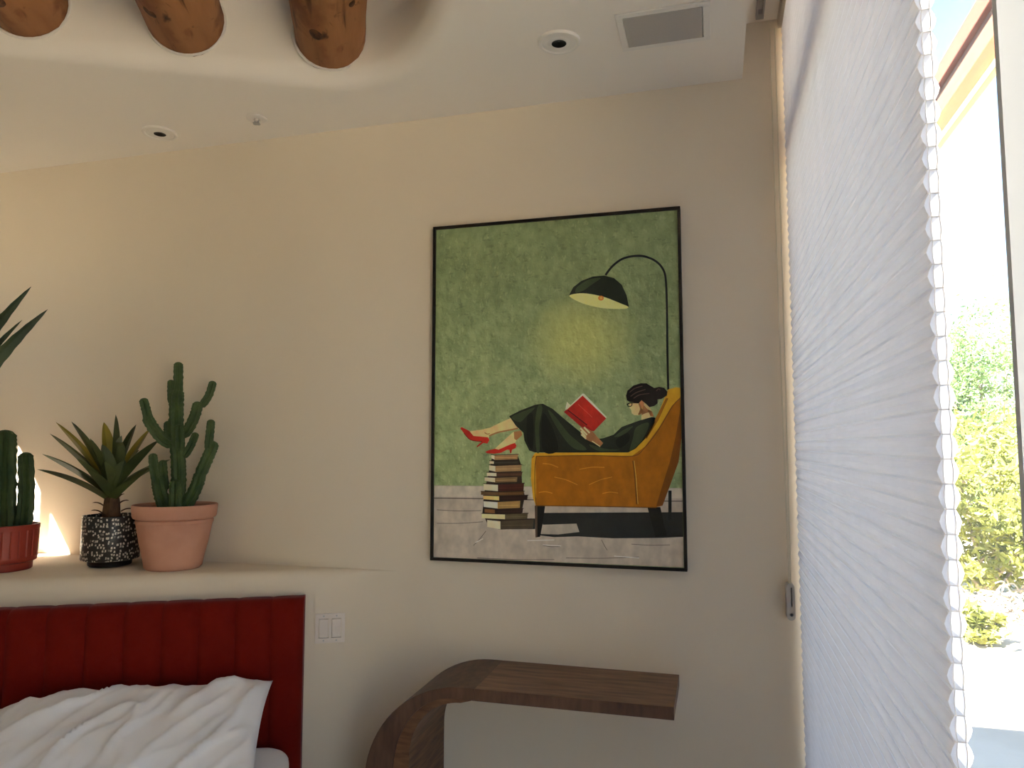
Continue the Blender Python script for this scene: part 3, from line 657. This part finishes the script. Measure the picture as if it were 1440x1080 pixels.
# ------------------------------------------------------------------ bed
def bed_():
    O = bed(-.72, .14, 0); t = empty('bed', O); t.rotation_euler.z = A
    tag(t, 'bed with a tall red velvet channel-tufted headboard and white mattress', 'bed')
    L = lambda e, n, z: (e + .72, -(n - .14), z)          # bed coordinates -> local of the empty (x along, -y out)
    # headboard channels
    wd = .1215; T = .105; ztop = .947; nb = .012
    def channel(w, side=False):
        m = MB(); us = 11; rows = []
        prof = [(0, .12)] + [(0, .12 + (ztop - .045 - .12) * k / 5) for k in range(1, 6)]
        for k in range(1, 9):
            a = k / 8 * math.pi / 2; prof.append((.040 * (1 - math.cos(a)), ztop - .045 + .045 * math.sin(a)))
        prof += [(T - .02, ztop), (T, ztop - .02), (T, .12)]
        for (d, z) in prof:
            row = []
            for i in range(us):
                u = i / (us - 1) * 2 - 1
                b = (1 - .55 * abs(u) ** 2.5 - .45 * abs(u) ** 14)
                depth = T - d + .015 * (b - 1) * (1 if d < .05 else .3)
                zz = z + (.0035 * (b - 1) if z > ztop - .03 else 0)
                if side and u > .5:
                    depth -= .018 * ((u - .5) / .5) ** 3
                row.append((u * w / 2, -depth, zz))
            rows.append(row)
        m.add([v for r in rows for v in r], [(i*us+j, i*us+j+1, (i+1)*us+j+1, (i+1)*us+j) for i in range(len(rows)-1) for j in range(us-1)])
        if side:
            k = [r[-1] for r in rows]; m.add(k, [tuple(range(len(k)))])
        return m.mesh('channel', M['velvet'], smooth=True, angle=70)
    me = channel(wd); edge = .143
    for k in range(13):
        o = link('channel', me, t); o.location = Vector(L(edge - wd * (k + .5), nb, 0))
    o = link('channel', channel(.112, True), t); o.location = Vector(L(edge + .056, nb, 0))
    MB().box(L(-1.44, nb + T - .03, .02), L(.250, nb + .004, ztop - .06)).build('headboard_core', M['velvet'], t)
    # base and mattress
    MB().box(L(-1.43, 2.15, .06), L(.235, nb + T + .015, .24)).build('bed_base', M['velvet'], t, bevel=.02)
    for e in (-1.3, .12):
        for n in (.3, 2.0):
            MB().box(L(e - .03, n - .03, 0), L(e + .03, n + .03, .062)).build('leg', M['walnutd'], t)
    m = MB(); nx, ny = 40, 44; W2, L2 = 1.64, 2.0; rows = []
    for s, zz in ((1, .475),):
        pass
    def mtop(z0, z1, r):
        rings = []
        def rr(off):
            P = []
            for (cx, cy, a0) in ((W2/2, L2/2, 0), (-W2/2, L2/2, 90), (-W2/2, -L2/2, 180), (W2/2, -L2/2, 270)):
                sx = 1 if cx > 0 else -1; sy = 1 if cy > 0 else -1; q = .07
                for k in range(7):
                    a = math.radians(a0 + 15 * k); P.append((cx - sx*(q + off) + q*math.cos(a), cy - sy*(q + off) + q*math.sin(a)))
            return P
        prof = [(0.02, z0), (0, z0 + .02), (0, z1 - r)] + [(r*(1-math.cos(k/6*math.pi/2)), z1 - r + r*math.sin(k/6*math.pi/2)) for k in range(1, 7)]
        for off, z in prof: rings.append([(x, y, z) for x, y in rr(off)])
        n = len(rings[0]); mm = MB()
        mm.add([v for r_ in rings for v in r_], [(i*n+j, i*n+(j+1) % n, (i+1)*n+(j+1) % n, (i+1)*n+j) for i in range(len(rings)-1) for j in range(n)] + [tuple((len(rings)-1)*n + j for j in range(n)), tuple(range(n))[::-1]])
        return mm
    o = mtop(.242, .465, .05).build('mattress', M['linen'], t, smooth=True, angle=60); o.location = Vector(L(.225 - W2/2, nb + T + .02 + L2/2, 0))
bed_()

def pillow(name, e, n, z, wdt, hgt, th, tilt, rz, label, seed, wr=1.0):
    me_n = 72; mh = 48; rng = Vector((seed * 7.3, seed * 3.1, 0)); m = MB(); idx = {}
    def prof(u, v):
        fu = max(0, 1 - abs(u) ** 3.2); fv = max(0, 1 - abs(v) ** 2.8); return (fu * fv) ** .55
    for side in (1, -1):
        for i in range(me_n + 1):
            for j in range(mh + 1):
                u = i / me_n * 2 - 1; v = j / mh * 2 - 1
                # edges pull in between the corner ears
                x = u * wdt / 2 * (1 - .045 * (1 - abs(v) ** 2.5)); y = v * hgt / 2 * (1 - .07 * (1 - abs(u) ** 3))
                h = prof(u, v) * th / 2
                y -= .10 * max(0, -u - .35) ** 1.5 * (v + 1) / 2
                q = Vector((x * 2.6 + y * 3.2, x * 9 - y * 5, 0)) + rng
                wv = noise.noise(q) ; w2 = noise.noise(Vector((x * 10 - y * 2, y * 11 + x * 7, 3)) + rng)
                rid = (1 - abs(noise.noise(Vector((x * 5.5 - y * 4.5, (x + y) * 1.6, 5)) + rng)) * 2.2)
                amp = min(1, h / (th * .2))
                h += wr * amp * (.008 * wv + .005 * w2 + .013 * max(0, rid) ** 4 + .006 * max(0, 1 - abs(noise.noise(Vector((x * 13 - y * 9, (x + y) * 3.5, 9)) + rng)) * 2.6) ** 3)
                m.v.append((x, y, side * h)); idx[(side, i, j)] = len(m.v) - 1
    for side in (1, -1):
        for i in range(me_n):
            for j in range(mh):
                f = (idx[(side, i, j)], idx[(side, i+1, j)], idx[(side, i+1, j+1)], idx[(side, i, j+1)])
                m.f.append(f if side > 0 else f[::-1]); m.m.append(0)
    o = m.build(name, M['linen'], smooth=True, angle=180, merge=True)
    o.location = bed(e, n, z)
    o.rotation_euler = (Matrix.Rotation(A + rz, 4, 'Z') @ Matrix.Rotation(tilt, 4, 'X')).to_euler()
    return tag(o, label, 'pillow')
pillow('pillow', -.262, .36, .572, .84, .50, .15, math.radians(24), math.radians(0), 'wrinkled white pillow leaning on the red velvet headboard', 2, 1.8)

# ------------------------------------------------------------------ switch plate on the ledge wall
def switch():
    t = empty('light_switch', bed(.347, .0, .815)); t.rotation_euler.z = A; tag(t, 'two-gang ivory light switch plate on the wall beside the headboard', 'light switch')
    m = MB()
    for x0, x1, z0, z1 in ((-.0545, .0545, .036, .054), (-.0545, .0545, -.054, -.036), (-.0545, -.042, -.036, .036), (-.005, .005, -.036, .036), (.042, .0545, -.036, .036)):
        m.box((x0, -.0066, z0), (x1, 0, z1))
    m.build('wall_plate', M['switch'], t)
    MB().box((-.040, -.009, -.0335), (-.007, 0, .0335)).build('rocker', M['switch'], t, bevel=.001)
    MB().box((.007, -.009, -.0335), (.040, 0, .0335)).build('dimmer_paddle', M['switch'], t, bevel=.001)
    MB().box((.020, -.0125, -.008), (.037, -.0085, .006)).build('dimmer_lever', M['switch'], t, bevel=.001)
    sm = MB().lathe([(.003, 0), (.003, .001), (.0005, .0012)], 10).mesh('screw', M['metalgrey'])
    for x in (-.0235, .0235):
        for z in (-.045, .045):
            o = link('screw', sm, t); o.location = (x, -.0058, z); o.rotation_euler.x = math.pi / 2
switch()

# ------------------------------------------------------------------ plants on the ledge
ZL = 1.03
VIEWN = Vector((-math.sin(YAW), math.cos(YAW), 0))
def leaf(m, base, tip, up, width, sag=0.0, n=12, chan=.22, rng=None, teeth=0, side=None):
    """curved tapering leaf from base to tip; 'up' is the first-control lift"""
    b, tp = Vector(base), Vector(tip); c = b + Vector(up); Lm = (tp - b).length
    pts = []
    for i in range(n + 1):
        t = i / n; p = b*(1-t)**2 + c*2*t*(1-t) + tp*t*t; p.z -= sag * math.sin(math.pi * t) * t; pts.append(p)
    vs = []
    for i, p in enumerate(pts):
        t = i / n; tg = (pts[min(i+1, n)] - pts[max(i-1, 0)]).normalized()
        if side is None:
            s = tg.cross(Vector((0, 0, 1)))
            if s.length < .2: s = tg.cross(Vector((.3, 1, 0)))
        else: s = Vector(side) - tg * Vector(side).dot(tg)
        s.normalize(); nn = s.cross(tg).normalized()
        wv = width * (.55 + 1.1 * t) * (1 - t) ** .75 * 1.25 if t > .0 else width * .65
        wv = max(wv, .0008)
        tz = (1 + .10 * (i % 2)) if teeth else 1
        h = wv * chan
        vs += [p - s * (wv/2) * tz + nn * h, p - nn * (h * .2), p + s * (wv/2) * tz + nn * h, p - nn * (h * .2 + wv * .10)]
    fs = []
    for i in range(n):
        for k in range(4):
            k2 = (k + 1) % 4; fs.append((i*4+k, i*4+k2, (i+1)*4+k2, (i+1)*4+k))
    fs += [(0, 1, 2, 3), (n*4+3, n*4+2, n*4+1, n*4)]
    return m.add(vs, fs)

def ribbed(m, pts, r0, r1, ribs=9, round0=True):
    P = crom(pts, 6); n = len(P); L = sum((P[i+1] - P[i]).length for i in range(n-1)) or 1
    path, rad = [], []
    s = 0
    for i in range(n):
        if i: s += (P[i] - P[i-1]).length
        u = s / L; r = r0 + (r1 - r0) * u
        d0, d1 = s, L - s
        if round0 and d0 < r: r *= max(.35, math.sqrt(max(0, 1 - (1 - d0 / r) ** 2)) ) if d0 > 0 else .35
        path.append(P[i]); rad.append(r * (1 + .035 * math.sin(i * 2.1)))
    tg = (P[-1] - P[-2]).normalized(); R = rad[-1]
    for k in range(1, 6):
        a = k / 5 * math.pi / 2; path.append(P[-1] + tg * (R * math.sin(a) * .9)); rad.append(max(.0006, R * math.cos(a)))
    seg = ribs * 4
    m.tube(path, rad, seg, rib=lambda k, i: (1.10, .96, .76, .96)[k % 4] * (1 + .05 * ((i % 2) * 2 - 1) * (k % 4 == 0)))

def potted_cactus():
    c = Vector((-2.035, -.168, ZL)); t = empty('potted_cactus', c); tag(t, 'branching green cactus in a pale terracotta pot on the ledge', 'potted plant')
    s = 1.0
    # terracotta pot: flared body, fluted band under a heavy rim
    prof = [(.001, 0), (.096, 0), (.104, .008), (.112, .05), (.124, .10), (.133, .150), (.136, .172), (.139, .176), (.139, .186), (.136, .190), (.147, .194), (.151, .200), (.155, .238), (.153, .244), (.146, .244), (.142, .235), (.136, .19), (.12, .19), (.001, .19)]
    def mod(a, z, r):
        return 1 + (.012 * max(0, math.cos(a * 22)) if .168 < z < .188 and r > .13 else 0)
    MB().lathe(prof[:16], 176, mod=mod).build('pot', M['terra'], t, smooth=True, angle=35)
    MB().lathe([(.142, .205), (.08, .212), (.001, .210)], 32).build('soil', M['soil'], t, smooth=True)
    d = (c - CAM).normalized(); nrm = Vector((d.x, d.y, 0)).normalized()
    def P(q, dep=0):
        return on_plane(180 + q[0] / 4.5, 490 + q[1] / 4.5, c + nrm * dep, nrm) - c
    pm = (P((0, 0)) - P((100, 0))).length / 100
    def arm(name, pts, r0, r1, dep=0, dep2=None, ribs=8, round0=True):
        n = len(pts); dep2 = dep if dep2 is None else dep2
        m = MB(); ribbed(m, [P(q, dep + (dep2 - dep) * i / (n - 1)) for i, q in enumerate(pts)], r0 * pm, r1 * pm, ribs, round0)
        return m.build(name, M['cactus'], t, smooth=True, angle=70)
    arm('stem', [(300, 1060), (312, 950), (320, 850), (320, 760)], 48, 46)
    arm('stem', [(318, 790), (318, 700), (310, 600), (306, 520)], 46, 46)
    arm('stem', [(305, 570), (305, 470), (306, 370), (310, 290)], 46, 44)
    arm('stem', [(315, 310), (318, 200), (319, 108)], 31, 29)
    arm('arm', [(276, 350), (272, 280), (272, 215)], 24, 22, .01)
    arm('arm', [(292, 610), (225, 580), (165, 510), (128, 450)], 38, 36, 0, -.02)
    arm('arm', [(135, 470), (115, 390), (100, 335)], 29, 27, -.02)
    arm('arm', [(338, 560), (388, 500), (425, 420), (440, 362)], 36, 34, 0, -.02)
    arm('arm', [(462, 370), (510, 300), (535, 225)], 26, 26, -.02)
    arm('arm', [(350, 690), (395, 620), (425, 550)], 27, 24, -.01, -.03)
    arm('arm', [(325, 640), (325, 560), (325, 505)], 34, 33, -.03)
    arm('arm', [(262, 580), (256, 520), (255, 480)], 30, 28, .03)
    arm('arm', [(340, 1040), (395, 950), (438, 860), (452, 810)], 44, 40, -.01, -.03)
    arm('arm', [(450, 815), (492, 720), (522, 650), (536, 615)], 40, 38, -.03)
    arm('arm', [(508, 640), (518, 540), (525, 470)], 28, 26, -.035)
    arm('arm', [(250, 1050), (215, 950), (196, 880), (190, 840)], 46, 40, -.01, -.03)
    arm('arm', [(185, 860), (165, 760), (158, 685)], 30, 27, -.035)
    arm('arm', [(235, 900), (225, 800), (220, 725)], 28, 25, .04)
    arm('arm', [(300, 1050), (300, 950), (302, 860)], 40, 38, -.045)
potted_cactus()

def spiky_plant():
    c = Vector((-2.325, -.178, ZL)); t = empty('spiky_plant', c); tag(t, 'spiky green succulent in a black pot with white dashes', 'potted plant')
    m = MB().lathe([(.001, 0), (.073, 0), (.078, .004), (.079, .018), (.083, .022)], 40)
    m.build('pot_foot', M['black'], t, smooth=True, angle=40)
    o = MB().lathe([(.083, .022), (.103, .026), (.105, .03), (.105, .192), (.103, .196), (.098, .196), (.095, .18)], 64).build('pot', [M['dash']], t, smooth=True, angle=40)
    uvl = o.data.uv_layers.new(name='UVMap')
    for poly in o.data.polygons:
        an = [math.atan2(o.data.vertices[o.data.loops[li].vertex_index].co.y, o.data.vertices[o.data.loops[li].vertex_index].co.x) for li in poly.loop_indices]
        if max(an) - min(an) > math.pi: an = [a + 2*math.pi if a < 0 else a for a in an]
        for li, a in zip(poly.loop_indices, an):
            uvl.data[li].uv = (a / (2*math.pi), (o.data.vertices[o.data.loops[li].vertex_index].co.z - .026) / .17)
    MB().lathe([(.097, .183), (.05, .188), (.001, .187)], 24).build('soil', M['soil'], t, smooth=True)
    d = (c - CAM); nrm = Vector((d.x, d.y, 0)).normalized()
    def P(q, dep=0): return on_plane(q[0] / 2.453, 380 + q[1] / 2.453, c + nrm * dep, nrm) - c
    m = MB(); m.tube([P((384, 868)), P((384, 835)), P((386, 800)), P((386, 760))], [.034, .030, .027, .020], 12, rib=lambda k, i: 1 + .12 * (k % 2)); m.build('stem', M['stem'], t, smooth=True)
    rs = random.Random(5)
    for q0, q1 in (((355, 812), (318, 803)), ((352, 838), (313, 830)), ((412, 805), (445, 795)), ((418, 832), (458, 824)), ((405, 790), (430, 772)), ((365, 850), (335, 842))):
        m = MB(); a = P(q0, -.02); b = P(q1, -.035); leaf(m, a, b, ((b-a) * .5 + Vector((0, 0, .012))), .016, 0, 6); m.build('dry_leaf', M['stem'], t, smooth=True)
    W = .074
    lv = [  # base, tip, depth at tip, lift, width, yellow
        ((370, 770), (145, 634), .02, .11, W, 0), ((365, 785), (128, 687), -.03, .10, W, 0), ((372, 752), (172, 564), .04, .12, W, 0),
        ((374, 742), (192, 524), .07, .14, W, 1), ((376, 735), (246, 522), .05, .12, W, 0), ((372, 765), (262, 648), -.07, .07, W*.9, 0),
        ((382, 735), (358, 524), .06, .10, W, 1), ((388, 730), (399, 498), .05, .10, W*.85, 0), ((392, 735), (470, 532), .03, .10, W*1.1, 0),
        ((396, 745), (520, 545), .05, .12, W, 1), ((398, 750), (548, 586), -.06, .12, W*1.35, 0), ((398, 765), (590, 652), .05, .10, W, 0), ((396, 785), (516, 682), -.05, .08, W, 0),
        ((384, 735), (352, 600), -.06, .06, W*1.0, 0), ((384, 775), (360, 660), -.08, .05, W*1.0, 0), ((390, 770), (430, 655), -.08, .06, W*1.0, 0), ((388, 740), (420, 570), -.03, .07, W*1.1, 0),
        ((378, 780), (300, 690), -.09, .06, W, 0), ((380, 740), (310, 580), -.02, .10, W, 0), ((388, 745), (480, 620), .09, .10, W, 0), ((392, 790), (470, 720), -.09, .05, W*.9, 0)]
    for q0, q1, dep, lift, wd, ye in lv:
        m = MB(); a = P(q0, dep * .15); b = P(q1, dep); mid = (b - a) * .42; mid.z = max(mid.z * 1.25, lift * .8)
        leaf(m, a, b, mid, wd, 0, 14, .20); m.build('leaf', M['leafy'] if ye else M['leaf'], t, smooth=True, angle=50)
spiky_plant()

def column_cactus():
    q = on_z(1, 806, ZL); away = Vector((q.x - CAM.x, q.y - CAM.y, 0)).normalized(); c = q + away * .098
    t = empty('column_cactus', c); tag(t, 'dark columnar cactus in a red grooved pot on the ledge', 'potted plant')
    def mod(a, z, r): return 1 - (.022 if (r > .112 and .05 < z < .150 and (math.cos(a * 26) > .80)) else 0)
    MB().lathe([(.001, 0), (.097, 0), (.101, .004), (.102, .028), (.113, .034), (.1165, .042), (.117, .049), (.117, .051), (.119, .149), (.119, .151), (.120, .155), (.1205, .168), (.118, .171), (.112, .171), (.110, .15)], 208, mod=mod).build('pot', M['redpot'], t, smooth=True, angle=25)
    MB().lathe([(.111, .155), (.06, .16), (.001, .158)], 24).build('soil', M['soil'], t, smooth=True)
    d = (c - CAM); nrm = Vector((d.x, d.y, 0)).normalized()
    def P(x, y, dep=0): return on_plane(x, y, c + nrm * dep, nrm) - c
    pm = (P(0, 600) - P(100, 600)).length / 100
    for name, pts, r0, r1, dep in (('stem', [(4, 755), (5, 690), (6, 640), (7, 616)], 17, 15, 0), ('arm', [(22, 752), (33, 735), (37, 690), (36, 644)], 12, 10.5, -.01), ('arm', [(-26, 752), (-28, 700), (-28, 665)], 11, 10, .02)):
        m = MB(); ribbed(m, [P(x, y, dep) for x, y in pts], r0 * pm, r1 * pm, 9); m.build(name, M['cactusd'], t, smooth=True, angle=70)
column_cactus()

def agave():
    c = Vector((-2.98, -.50, ZL)); t = empty('agave_plant', c); tag(t, 'tall agave with toothed blue-green leaves at the far end of the ledge', 'potted plant')
    MB().lathe([(.001, 0), (.09, 0), (.10, .01), (.135, .20), (.15, .205), (.15, .235), (.142, .235), (.135, .21)], 48).build('pot', M['terra'], t, smooth=True, angle=35)
    MB().lathe([(.137, .215), (.001, .22)], 24).build('soil', M['soil'], t, smooth=True)
    d = (c - CAM); nrm = Vector((d.x, d.y, 0)).normalized()
    def P(x, y, dep=0): return on_plane(x, y, c + nrm * dep, nrm) - c
    core = Vector((0, 0, .22))
    specs = [((44, 403), 0.03, .070, (-.02, .30)), ((67, 435), -.06, .078, (.05, .26)), ((31, 450), .10, .045, (.03, .22)), ((-60, 395), 0, .09, (-.02, .3)), ((-120, 440), .05, .09, (-.08, .26)), ((-20, 430), -.12, .085, (.0, .26)), ((-150, 520), -.05, .085, (-.12, .2)), ((-95, 420), .12, .08, (-.04, .26))]
    for (x, y), dep, wd, (ux, uz) in specs:
        m = MB(); tip = P(x, y, dep)
        ctrl = (tip - core) * .55 - RT * (.11 if x > -40 else -.11) + Vector((0, 0, .05))
        leaf(m, core + Vector((random.uniform(-.02, .02), random.uniform(-.02, .02), 0)), tip, ctrl, wd, 0, 26, .25, teeth=1, side=(RT * .55 + VIEWN * .8)); m.build('leaf', M['agave'], t, smooth=True, angle=50)
agave()

# ------------------------------------------------------------------ outdoors
g = MB().box((XR + .2, -30, -.35), (80, 80, -.12)).build('ground', M['sand']); tag(g, kind='structure')
g = MB().box((-60, -40, -.35), (XR + .2, YB - .2, -.12)).build('ground_patio', M['sand']); tag(g, kind='structure')
def eave():
    t = empty('pergola_beam', (1.0, 1.0, 2.75)); tag(t, 'stacked cedar eave beam seen outside through the window gap', 'beam')
    def b(name, mt, x0, x1, z0, z1): MB().box((x0, -3.5, z0), (x1, 6, z1)).build(name, mt, t, bevel=.004)
    b('drip_trim', M['trimcream'], -.08, -.055, 0, .03)
    b('lower_board', M['beamA'], -.075, -.03, .0301, .12)
    b('middle_board', M['beamB'], -.055, .0, .1201, .245)
    b('upper_board', M['beamC'], -.075, .0, .2451, .325)
    for y in (-3.4, 5.8): MB().box((-.05, y - .07, -2.87), (.07, y + .07, .12)).build('post', M['beamB'], t)
eave()

def tree(px, py_base, h, spread, label, fm, seed, nleaf, name='desert_tree', lo=.12, twigs=26):
    rs = random.Random(seed); p = on_z(px, py_base, -.12); t = empty(name, p); tag(t, label, 'tree' if h > 2 else 'bush')
    br = MB(); ends = []
    for k in range(5):
        a = rs.uniform(0, 6.28); q = Vector((0, 0, -.02)); path = [q]
        lean = rs.uniform(.15, .5)
        for s in range(6):
            q = q + Vector((math.cos(a) * spread * lean * .3, math.sin(a) * spread * lean * .3, h * .13)) + Vector((rs.uniform(-.08, .08), rs.uniform(-.08, .08), 0)); path.append(q)
            ends.append(q)
        br.tube(path, [.05 * (1 - i / 7.5) * h / 3 for i in range(7)], 6)
        for s in range(twigs // 5):
            b = path[rs.randint(1, 6)]; dr = Vector((rs.uniform(-1, 1), rs.uniform(-1, 1), rs.uniform(-.1, 1))).normalized() * rs.uniform(.3, .8) * spread * .6
            br.tube([b, b + dr * .5 + Vector((0, 0, .05)), b + dr], [.014, .010, .004], 5); ends.append(b + dr)
    br.build('branches', M['bark'], t, smooth=True)
    m = MB()
    clumps = [(e, rs.uniform(.18, .42) * spread * .5) for e in ends] + [(Vector((rs.gauss(0, spread * .38), rs.gauss(0, spread * .38), h * rs.uniform(lo, 1.0))), rs.uniform(.2, .4) * spread * .5) for _ in range(40)]
    for _ in range(nleaf):
        c, r = rs.choice(clumps); q = c + Vector((rs.gauss(0, r * .6), rs.gauss(0, r * .6), rs.gauss(0, r * .5)))
        if q.z < .03: continue
        d = Vector((rs.gauss(0, 1), rs.gauss(0, 1), rs.gauss(0, .8))).normalized(); s = d.cross(Vector((rs.gauss(0, 1), rs.gauss(0, 1), rs.gauss(0, 1)))).normalized()
        l = rs.uniform(.035, .075); wv = l * .32
        m.add([q - d * l, q + s * wv, q + d * l, q - s * wv], [(0, 1, 2, 3)])
    o = m.build('foliage', fm, t); o['kind'] = 'stuff'
tree(1388, 838, 1.9, 1.25, 'yellow-green desert bush outside the window, nearest to the bare sand', M['fol1'], 1, 9000, 'desert_bush', twigs=40)
tree(1372, 748, 4.2, 2.0, 'green desert tree rising behind the yellow-green bush outside', M['fol2'], 3, 15000)
tree(1415, 702, 6.2, 2.6, 'tall pale green desert tree farthest off behind the other trees outside', M['fol2'], 4, 14000)
tree(1374, 905, .30, .22, 'small bright green weed growing in the sand outside', M['fol1'], 6, 700, 'sand_weed', twigs=10)
def brush():
    rs = random.Random(9); m = MB(); c = on_z(1412, 872, -.12)
    for k in range(150):
        a = c + Vector((rs.uniform(-.55, .55), rs.uniform(-.40, .40), rs.uniform(.01, .22))); d = Vector((rs.gauss(0, 1), rs.gauss(0, 1), rs.gauss(0, .25))).normalized() * rs.uniform(.12, .35)
        b = a + d; b.z = max(b.z, c.z + .01); a.z = max(a.z, c.z + .01); md = (a + b) / 2 + Vector((0, 0, rs.uniform(0, .1)))
        m.tube(crom([a - c, md - c, b - c], 4), .008, 5)
    o = m.build('dry_brush', M['bark']); o.location = c
    tag(o, 'tangle of dry grey branches lying on the sand outside', 'branches', kind='stuff')
brush()
